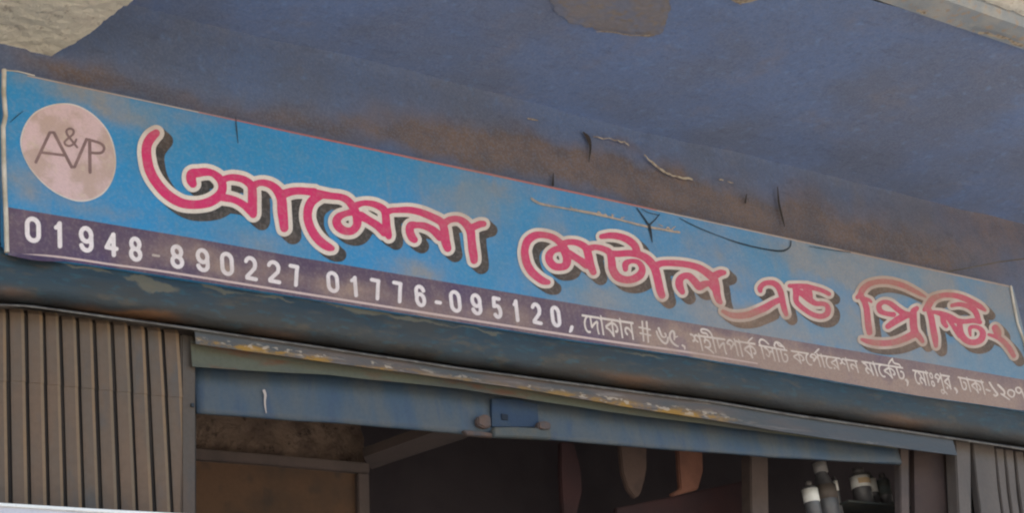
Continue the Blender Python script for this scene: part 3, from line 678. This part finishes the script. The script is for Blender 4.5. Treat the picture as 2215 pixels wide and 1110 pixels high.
tube('edge_strip', [at(a, b, SY - .004) for a, b in [(2186, 619), (2192, 655), (2201, 700), (2216, 742), (2224, 790), (2235, 893)]], .0052, M['edge'], sign)
tube('edge_strip', [at(a, b, SY - .003) for a, b in [(9, 151), (40, 154), (75, 163)]], .0016, M['edge'], sign)
CR = [[(510, 254, 1.0), (512, 280, 1.5), (515, 309, .7)], [(1378, 450, 1.3), (1392, 470, 1.8), (1404, 487, 2.6)], [(1427, 463, 1.), (1416, 476, 1.8), (1404, 487, 2.6)], [(1404, 487, 4.2), (1408, 505, 3), (1411, 524, .8)],
      [(1470, 472, .8), (1510, 492, 1.2), (1560, 512, .9), (1600, 526, 1.8), (1650, 538, 1.6), (1690, 543, 2.5), (1708, 535, 1.6), (1711, 521, 1.2)], [(1750, 533, .6), (1800, 541, .8), (1840, 546, .5)],
      [(1388, 452, .8), (1404, 460, .9), (1425, 465, .7)], [(22, 264, .7), (35, 252, 1.2), (50, 240, .6)], [(1396, 538, 3), (1402, 543, 1)]]
for ids in [(0,), (1, 2, 3), (5,), (4,), (6,), (7,)]:
    FC = Field(0, 200, 2240, 700, .5)
    for i in ids: FC.stroke([(x, y, max(.55, q * .8)) for x, y, q in CR[i]])
    sheet('crack', contours(FC.d, 0, 200, .5, .06), SY - .0030, M['crack'], sign)
random.seed(3); SC = []
base = [(1150, 430), (1170, 441), (1220, 450), (1280, 462), (1330, 473), (1390, 487), (1440, 497), (1470, 503)]
SC.append([(x, y + random.uniform(-1, 1), random.uniform(1.6, 3.0)) for x, y in base])
for cx, cy in [(1155, 432), (1165, 440), (1240, 452), (1295, 458), (1310, 464), (1325, 468), (1345, 472), (1430, 488), (1445, 492), (1455, 494), (1463, 500)]:
    SC.append([(cx + random.uniform(-9, 0), cy + random.uniform(-6, 4), .7), (cx, cy, 1.4), (cx + random.uniform(2, 9), cy + random.uniform(-7, 8), .6)])
FC = Field(1130, 410, 1490, 530, .5)
for st in SC: FC.stroke(st)
sheet('scratch', contours(FC.d, 1130, 410, .5, .06), SY - .0026, M['scratch'], sign)
# torn film under the lower left corner
V = []; Fc = []
for i in range(15):
    x = 18 + i * 9; t = i / 14
    for j, dy in enumerate((-2, 2 + 4 * math.sin(t * 3.1), 3 + 6 * math.sin(t * 3.1))):
        V.append(at(x, np.interp(x, [15, 119, 247], [548, 559, 577]) + dy, SY - .006 - .008 * j * math.sin(t * 3.1) - .002 * (i % 2)))
for i in range(14):
    for j in range(2): Fc.append((i * 3 + j, i * 3 + j + 1, i * 3 + j + 4, i * 3 + j + 3))
mesh('torn_film', V, Fc, M['purple'], sign)

# ------------------------------------------------------------------ marks on wall and canopy
def flat(name, strokes, bounds, h, m, parent, y=None, z=None):
    f = Field(*bounds, h)
    for st in strokes: f.stroke(st)
    return sheet(name, contours(f.d, bounds[0], bounds[1], h, .06), y if y is not None else 0, m, parent, mapz=z)
def jit(P, r0, r1, a=1.5, n=5, seed=1):
    random.seed(seed); out = []
    for (x, y), (x2, y2) in zip(P[:-1], P[1:]):
        for i in range(n): t = i / n; out.append((x + (x2 - x) * t + random.uniform(-a, a), y + (y2 - y) * t + random.uniform(-a, a), random.uniform(r0, r1)))
    return out
flat('paint_chip', [jit([(1395, 335), (1410, 350), (1432, 368), (1450, 378), (1475, 384), (1503, 388)], .8, 2.6, 1, 4, 3), jit([(1285, 297), (1320, 300), (1350, 308), (1362, 316)], .5, 1.5, 2, 4, 4),
      jit([(1142, 256), (1170, 261)], .8, 1.6, .6, 4, 5), jit([(1556, 388), (1568, 390)], 1, 1.8, .5, 3, 6), jit([(1575, 393), (1592, 397)], .6, 1.2, .8, 3, 7)], (1120, 240, 1620, 410), .5, M['chip'], wl, y=-.012)
flat('crack', [[(1262, 286, 1.5), (1272, 298, 4.5), (1277, 318, 2.6), (1274, 350, .8)], [(1682, 404, 1), (1685, 440, 2.2), (1692, 470, 2), (1697, 490, 1)], [(1197, 375, 1), (1196, 400, 2.5)], [(1615, 420, 1), (1612, 438, 2)]], (1180, 270, 1720, 500), .5, M['wallcrack'], wl, y=-.0125)
zP = ZC - .006
pp = [(1180, -60), (1188, -10), (1196, 14), (1212, 34), (1235, 50), (1262, 62), (1310, 71), (1370, 77), (1415, 79), (1432, 70), (1444, 40), (1450, 5), (1460, -60)]
PG = [atz(a, b, ZC) for a, b in pp]
def inside_poly(x, y):
    c = False
    for p, q in zip(PG, PG[1:] + PG[:1]):
        if (p[1] > y) != (q[1] > y) and x < (q[0] - p[0]) * (y - p[1]) / (q[1] - p[1]) + p[0]: c = not c
    return c
xs_ = [p[0] for p in PG]; ys_ = [p[1] for p in PG]; st_ = .004; idx = {}; V = []; Fc = []
def pv(i, j):
    if (i, j) not in idx:
        idx[(i, j)] = len(V); x = min(xs_) + i * st_; y = min(ys_) + j * st_
        V.append((x, y, soff_fn(x, y)[2] - .0035 + nz(x, y, 0, 60, .0012)))
    return idx[(i, j)]
for i in range(int((max(xs_) - min(xs_)) / st_)):
    for j in range(int((max(ys_) - min(ys_)) / st_)):
        x = min(xs_) + (i + .5) * st_; y = min(ys_) + (j + .5) * st_
        if inside_poly(x + nz(x, y, 0, 30, .012), y + nz(x, y, 3, 30, .012)): Fc.append((pv(i, j), pv(i + 1, j), pv(i + 1, j + 1), pv(i, j + 1)))
mesh('plaster_patch', V, Fc, M['patch'], sf, smooth=True)
flat('paint_chip', [jit([(1290, 68), (1330, 70), (1365, 76), (1400, 77), (1420, 74)], .6, 1.6, .8, 4, 9), [(1585, -4, 5), (1600, 3, 4), (1625, -2, 5), (1640, -8, 6)], [(1596, 4, 2), (1603, 9, 1.2)]], (1270, -12, 1660, 90), .5, M['chip'], sf, z=ZC - .012)
flat('drip_line', [jit([(1985, 22), (2010, 30)], 1., 4., 2, 5, 12), jit([(2120, 70), (2165, 80), (2225, 101)], 1., 4.5, 2.5, 4, 13)], (1950, 0, 2240, 130), .5, M['chip'], lipo, z=ZC - .028)

# wire hanging from canopy to wall at the right
wr = tube('wire', [at(2046, 589, -.03), at(2065, 585, -.06), at(2110, 577, -.12), at(2160, 567, -.2), at(2215, 560, -.3), at(2320, 540, -.45), at(2500, 470, -.6)], .0022, M['wire'])
tag(wr, 'thin pale wire sagging above the right end of the sign', 'wire')

# ------------------------------------------------------------------ rolled shutter in the opening
sh = empty('rolling_shutter', at(1200, 950, .02)); tag(sh, 'blue rolling shutter raised to the top of the shop opening', 'shutter')
xs3 = np.linspace(at(424, 850, .02)[0], at(1946, 985, .02)[0], 90)
loft('bottom_bar', [(.022, shift(BT, -14), 0), (.022, lerp_line(BT, BB, .3), 0), (.018, lerp_line(BT, BB, .85), 0), (.02, shift(BB, -3), 0), (.026, BB, 0), (.07, BB, 0), (.075, shift(BT, -14), 0)], xs3, M['shutter'], sh, wob=.0025, closed=True)
def C5(*pts): return [(960 + a / 3.164, 780 + b / 3.164) for a, b in pts]
lk = pxslab('lock_plate', C5((330, 262), (500, 268), (640, 300), (650, 455), (330, 455)), .010, .010, M['lockplate'], sh)
pxslab('keyhole', C5((395, 365), (440, 372), (440, 410), (398, 405)), .007, .004, M['keyhole'], sh)
pxslab('lock_bar', C5((345, 458), (480, 455), (640, 462), (735, 470), (738, 538), (560, 528), (345, 520)), -.004, .02, M['greybar'], sh, bevel=.003)
pxslab('lug', C5((235, 385), (290, 365), (325, 385), (330, 455), (280, 462), (235, 440)), -.002, .02, M['rustlug'], sh, bevel=.004)
pxslab('lug', C5((650, 420), (700, 412), (738, 430), (738, 470), (690, 480), (650, 470)), -.008, .026, M['rustlug'], sh, bevel=.004)
pxslab('lug', C5((135, 478), (240, 485), (350, 500), (345, 525), (160, 510)), .006, .015, M['rustlug'], sh, bevel=.002)
flat('paint_drip', [[(571, 846, 3), (574, 855, 2.6), (573, 868, 2), (574, 882, 1.6), (576, 894, .8)]], (560, 835, 590, 905), .5, M['tanline'], sh, y=.0145)

# ------------------------------------------------------------------ folded steel gate, left
gl = empty('folding_gate', (at(200, 1100, 0)[0], 0, .05)); tag(gl, 'folded brown steel gate of upright slats left of the shop opening', 'gate')
cut = [-64, -27, 10.6, 50, 89.8, 125, 162.6, 198, 236, 273, 310, 346, 385]
M['recess_shade'] = paint('gate_recess_shade', lin((44, 38, 35)), lin((60, 52, 46)), s1=9, stretch=(1, 1, .3))  # shade of the gaps between slats, put into the recess face colour
M['slat_highlight'] = paint('gate_slat_edge_highlight', lin((126, 104, 82)), lin((106, 94, 80)), lin((134, 104, 74)), s1=6, s2=14, stretch=(1, 1, .4), rough=.6)  # highlight along the raised slat edge, painted as a lighter colour
def slat(a, b, top, m, parent, lean=0., y0=.03, yf=-.015, name='slat', seam=None):
    P0 = at(a, top + (a - b) * .0, 0); P1 = at(b, top, 0)
    xa, xb = P0[0], P1[0]; zt_ = P1[2]; w0 = xb - xa; V = []; Fc = []
    prof = [(0, .002), (.19, .002), (.20, -.003), (.35, -.0055), (.55, -.007), (.78, -.009), (.955, -.009), (.965, .006)]
    zs = [zt_, zt_ - .012] + ([seam + .006, seam + .0055] if seam else []) + [.06]
    for j, z in enumerate(zs):
        dd = -.0016 if (seam and j < 3) else 0
        for u, y in prof:
            tp = .006 if j == 0 else 0
            jog = nz(xa * 9, z, 0, 2, .003) + nz(xa * 31, z, 0, 9, .0014)
            V.append((xa + u * w0 + jog + (tp if u < .5 else -tp) * 0, y + dd + (.006 if j == 0 else 0), z))
    n = len(prof)
    for j in range(len(zs) - 1):
        for i in range(n - 1): Fc.append((j * n + i, j * n + i + 1, (j + 1) * n + i + 1, (j + 1) * n + i))
    o = mesh(name, V, Fc, m, parent, smooth=False); o.data.materials.append(M['slat_highlight']); o.data.materials.append(M['recess_shade'])
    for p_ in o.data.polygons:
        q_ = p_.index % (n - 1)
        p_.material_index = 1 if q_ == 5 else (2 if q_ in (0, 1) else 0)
    return o
LX = [p[0] for p in LINE]; LY = [p[1] for p in LINE]
for i in range(len(cut) - 1):
    a, b = cut[i], cut[i + 1]; top = np.interp(b, LX, LY) + 11 + (i * 7 % 4)
    ps = at(b, np.interp(b, [50, 390], [834, 868]), 0)[2]
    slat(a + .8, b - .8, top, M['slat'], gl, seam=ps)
pxslab('header', [(-80, 655), (20, 662), (298, 698), (424, 716), (424, 740), (298, 722), (20, 684), (-80, 676)], .012, .02, M['slatgrey'], gl, bevel=.002)
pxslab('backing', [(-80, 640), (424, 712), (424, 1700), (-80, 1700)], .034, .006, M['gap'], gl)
pxslab('post', [(392, 722), (423.5, 727), (424, 1700), (394, 1700)], -.012, .045, M['slatlight'], gl, bevel=.004)
pxslab('bolt', [(414, 872), (421, 873), (421, 881), (414, 880)], -.018, .006, M['crack'], gl, bevel=.001)

# folded gate, right
gr = empty('folding_gate', (at(2140, 1100, 0)[0], 0, .05)); tag(gr, 'folded grey steel gate of narrow slats at the right edge of the opening', 'gate')
pxslab('post', [(2066, 952), (2100, 957), (2103, 1190), (2115, 1800), (2088, 1800), (2074, 1110)], -.01, .05, M['slatgrey'], gr, bevel=.004)
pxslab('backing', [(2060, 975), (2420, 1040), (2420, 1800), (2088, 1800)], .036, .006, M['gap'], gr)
rc = [(2104, 2151), (2153, 2171), (2174, 2192), (2196, 2214), (2218, 2236), (2240, 2258)]
for i, (a, b) in enumerate(rc):
    ln = .14
    y0_ = np.interp(a, LX, LY) + 6
    if a > 2215: y0_ = 981
    pxslab('slat', [(a, y0_ + (4 if i else 0)), (b, y0_ + 5), (b + 10 - (2 if i < 3 else 0), y0_ + 100), (b + 95, 1700), (a + 95, 1700), (a + 11, y0_ + 100)], -.004 + .004 * (i % 2), .03, M['slatgrey'], gr, bevel=.003)
M['doorbrown'] = paint('door_brown', lin((72, 58, 54)), lin((60, 50, 49)), s1=6)
dp = empty('door_panel', at(2020, 1100, .05)); tag(dp, 'dark brown door panel standing just left of the right gate', 'door')
pxslab('panel', [(1977, 972), (2068, 980), (2082, 1800), (1990, 1800)], .05, .02, M['doorbrown'], dp)
pxslab('stile', [(1947, 968), (1966, 970), (1978, 1800), (1958, 1800)], .045, .03, M['timber'], dp, bevel=.003)

# ------------------------------------------------------------------ inside the shop
pt = empty('partition_frame', at(600, 1000, .35)); tag(pt, 'brown timber partition frame with plywood sheet inside the opening at left', 'partition')
Y1 = .62
pxslab('rail', [(380, 966), (600, 985), (800, 1002), (800, 1024), (600, 1006), (380, 990)], Y1, .03, M['timber'], pt, bevel=.003)
pxslab('post', [(774, 1024), (799, 1026), (812, 1700), (786, 1700)], Y1 + .003, .03, M['timber'], pt, bevel=.003)
pxslab('plywood_sheet', [(380, 988), (774, 1018), (786, 1700), (380, 1700)], Y1 + .02, .012, M['ply'], pt)
zr = at(790, 1000, Y1)[2]
q = [atz(a, b, zr) for a, b in [(786, 990), (930, 938), (1030, 905), (1060, 925), (1003, 950), (803, 1016)]]
n = len(q); mesh('cross_rail', [tuple(p) for p in q] + [(p[0], p[1], p[2] + .03) for p in q], [tuple(range(n)), tuple(range(2 * n - 1, n - 1, -1))] + [(i, (i + 1) % n, (i + 1) % n + n, i + n) for i in range(n)], M['timber'], pt)
rw0, rw1 = at(380, 850, .68), at(800, 850, .68)
V = []; Fc = []
def rfn(x, z): return (x, .68 + nz(x, 0, z, 22, .012) + nz(x, 0, z, 60, .006), z)
rw = noisy_sheet('rough_wall', rw0[0], at(790, 1000, .68)[0], at(600, 1010, .68)[2], at(600, 830, .68)[2], 120, 20, rfn, M['rough'])
tag(rw, 'pitted concrete lintel inside the shop above the plywood', kind='structure')
def inside(name, crop, pts, y, m, label, cat, dy=.02, bevel=.004, group=None):
    o_, s_ = crop; o = pxslab(name, [(o_[0] + a / s_, o_[1] + b / s_) for a, b in pts], y, dy, m, None, bevel)
    return tag(o, label, cat, group)
c5 = ((960, 780), 3.164); c6 = ((1560, 850), 3.382)
inside('hanging_cloth', c5, [(1205, 560), (1392, 560), (1392, 740), (1375, 830), (1345, 925), (1310, 945), (1262, 880), (1225, 770)], .45, M['cloth1'], 'dull brown cloth hanging to a point in the dark shop', 'cloth')
inside('hanging_cloth', c5, [(1600, 560), (1772, 560), (1778, 760), (1742, 885), (1660, 905), (1572, 930), (1558, 912), (1622, 878), (1612, 760)], .42, M['cloth2'], 'orange brown cloth hanging beside the post in the dark shop', 'cloth')
inside('hanging_cloth', c5, [(800, 560), (890, 560), (940, 740), (950, 900), (900, 1100), (820, 1100), (800, 800)], .55, M['maroon'], 'faint maroon cloth hanging furthest left in the dark shop', 'cloth')
inside('shelf_board', c5, [(1180, 1010), (1560, 935), (2100, 815), (2100, 1400), (1180, 1400)], .48, M['maroon'], 'sloping dark red board below the hanging cloths', 'board')
inside('interior_post', c6, [(215, 440), (345, 450), (365, 1900), (235, 1900)], .3, M['timber'], 'brown timber post inside the shop left of the display cards', 'post', dy=.05)
def lathe(name, c, prof, m, parent, n=20):
    V = [(c[0] + r_ * math.cos(2 * math.pi * i / n), c[1] + r_ * math.sin(2 * math.pi * i / n), z) for z, r_ in prof for i in range(n)]
    Fc = [(k * n + i, k * n + (i + 1) % n, (k + 1) * n + (i + 1) % n, (k + 1) * n + i) for k in range(len(prof) - 1) for i in range(n)]
    Fc += [tuple(range(n)), tuple(range((len(prof) - 1) * n, len(prof) * n))]
    return mesh(name, V, Fc, m, parent, smooth=True)
def c6z(a, b, y): return at(1560 + a / 3.382, 850 + b / 3.382, y)
M['bottle'] = paint('grey_bottle', lin((100, 100, 104)), lin((84, 84, 88)), s1=20, rough=.3, spec=.4)
M['cap'] = paint('pale_cap', lin((150, 146, 144)), lin((130, 126, 124)), s1=20, rough=.4)
M['dullcap'] = paint('dull_cap', lin((96, 92, 92)), lin((80, 78, 78)), s1=20, rough=.4)
SHY = .30
bott = [((735, 805), 520, 592, (712, 830), 690, 790, 1000, 'cap', 'slatgrey', 'tall grey bottle with a pale cap and grey label, tallest in the dark shop', 0, SHY - .02),
        ((650, 685), 655, 690, (624, 706), 712, 806, 1000, 'dullcap', 'card', 'low bottle with a pale pinkish label at the left of the bottles', 0, SHY - .05),
        ((1000, 1055), 560, 600, (978, 1076), 622, 702, 826, 'dullcap', 'card', 'bottle with a bright white label and tan patch standing on the thin shelf', 1, SHY),
        ((1092, 1122), 590, 622, (1078, 1137), 640, 736, 830, 'dullcap', 'card', 'slim white labelled bottle right behind the bottle with the tan patch', 0, SHY + .03),
        ((1190, 1220), 600, 630, (1174, 1236), 652, 756, 838, 'dullcap', 'greybar', 'small bottle with a dull grey label nearest the brown door', 0, SHY),
        ((838, 852), 620, 640, (834, 858), 650, 722, 1000, 'dullcap', 'card', 'thin white tube shaped from a highlight between two bottle groups', 0, SHY)]  # last entry: a highlight given shape as a white tube
for (ca, cb_), c0, c1, (la, lb), l0, l1, bot, mc, ml, lab, pr, y in bott:
    pc = c6z((la + lb) / 2, l1, y); rr = abs(c6z(lb, l1, y)[0] - c6z(la, l1, y)[0]) / 2; rc_ = abs(c6z(cb_, c1, y)[0] - c6z(ca, c1, y)[0]) / 2
    Z = lambda v: c6z((la + lb) / 2, v, y)[2]
    e_ = empty('bottle', (pc[0], y, Z(bot))); tag(e_, lab, 'bottle', 'bottles in the dark right end of the shop')
    lathe('body', pc, [(Z(bot), rr * .96), (Z(l0 - 4), rr * .96), (Z(l0 - 14), rr * .8), (Z(c1 + 8), rc_ * .8), (Z(c1 - 2), rc_ * .75)], M['bottle'], e_)
    lathe('label', pc, [(Z(l1), rr), (Z(l0), rr)], M[ml], e_)
    lathe('cap', pc, [(Z(c1), rc_), (Z(c0 + 3), rc_), (Z(c0), rc_ * .8)], M[mc], e_)
    if pr:
        n_ = 8; th = [math.radians(-150 + 90 * i / (n_ - 1)) for i in range(n_)]
        V = [(pc[0] + rr * 1.02 * math.cos(t), y + rr * 1.02 * math.sin(t), z) for z in (Z(l1 - 22), Z(l0 + 20)) for t in th]
        mesh('print', V, [(i, i + 1, n_ + i + 1, n_ + i) for i in range(n_ - 1)], M['cardtan'], e_)
shz = c6z(1027, 828, SHY)[2]
tag(box('shelf', (c6z(860, 840, SHY)[0], SHY - .05, shz - .008), (c6z(1325, 845, SHY)[0], SHY + .14, shz - .001), M['greybar'], None, .001), 'thin grey shelf under the white labelled bottles', 'shelf')
low = c6z(770, 1000, SHY)[2]
tag(box('shelf', (c6z(500, 840, SHY)[0], SHY - .09, low - .008), (c6z(1325, 845, SHY)[0], SHY + .14, low - .001), M['greybar'], None, .001), 'lower grey shelf carrying the tall grey bottle', 'shelf')

# white board in front at the bottom left corner
wb = empty('white_board', at(100, 1110, -.14)); tag(wb, 'white board edge crossing the bottom left corner of the view', 'board')
pxslab('face', [(-120, 1090), (0, 1094), (200, 1107), (420, 1120), (420, 1500), (-120, 1500)], -.14, .02, M['board'], wb, bevel=.002)
pxslab('rim', [(-120, 1085), (0, 1088.5), (200, 1101), (420, 1113), (420, 1121), (200, 1108), (0, 1095.5), (-120, 1091)], -.146, .03, M['board_skylit'], wb, bevel=.001)
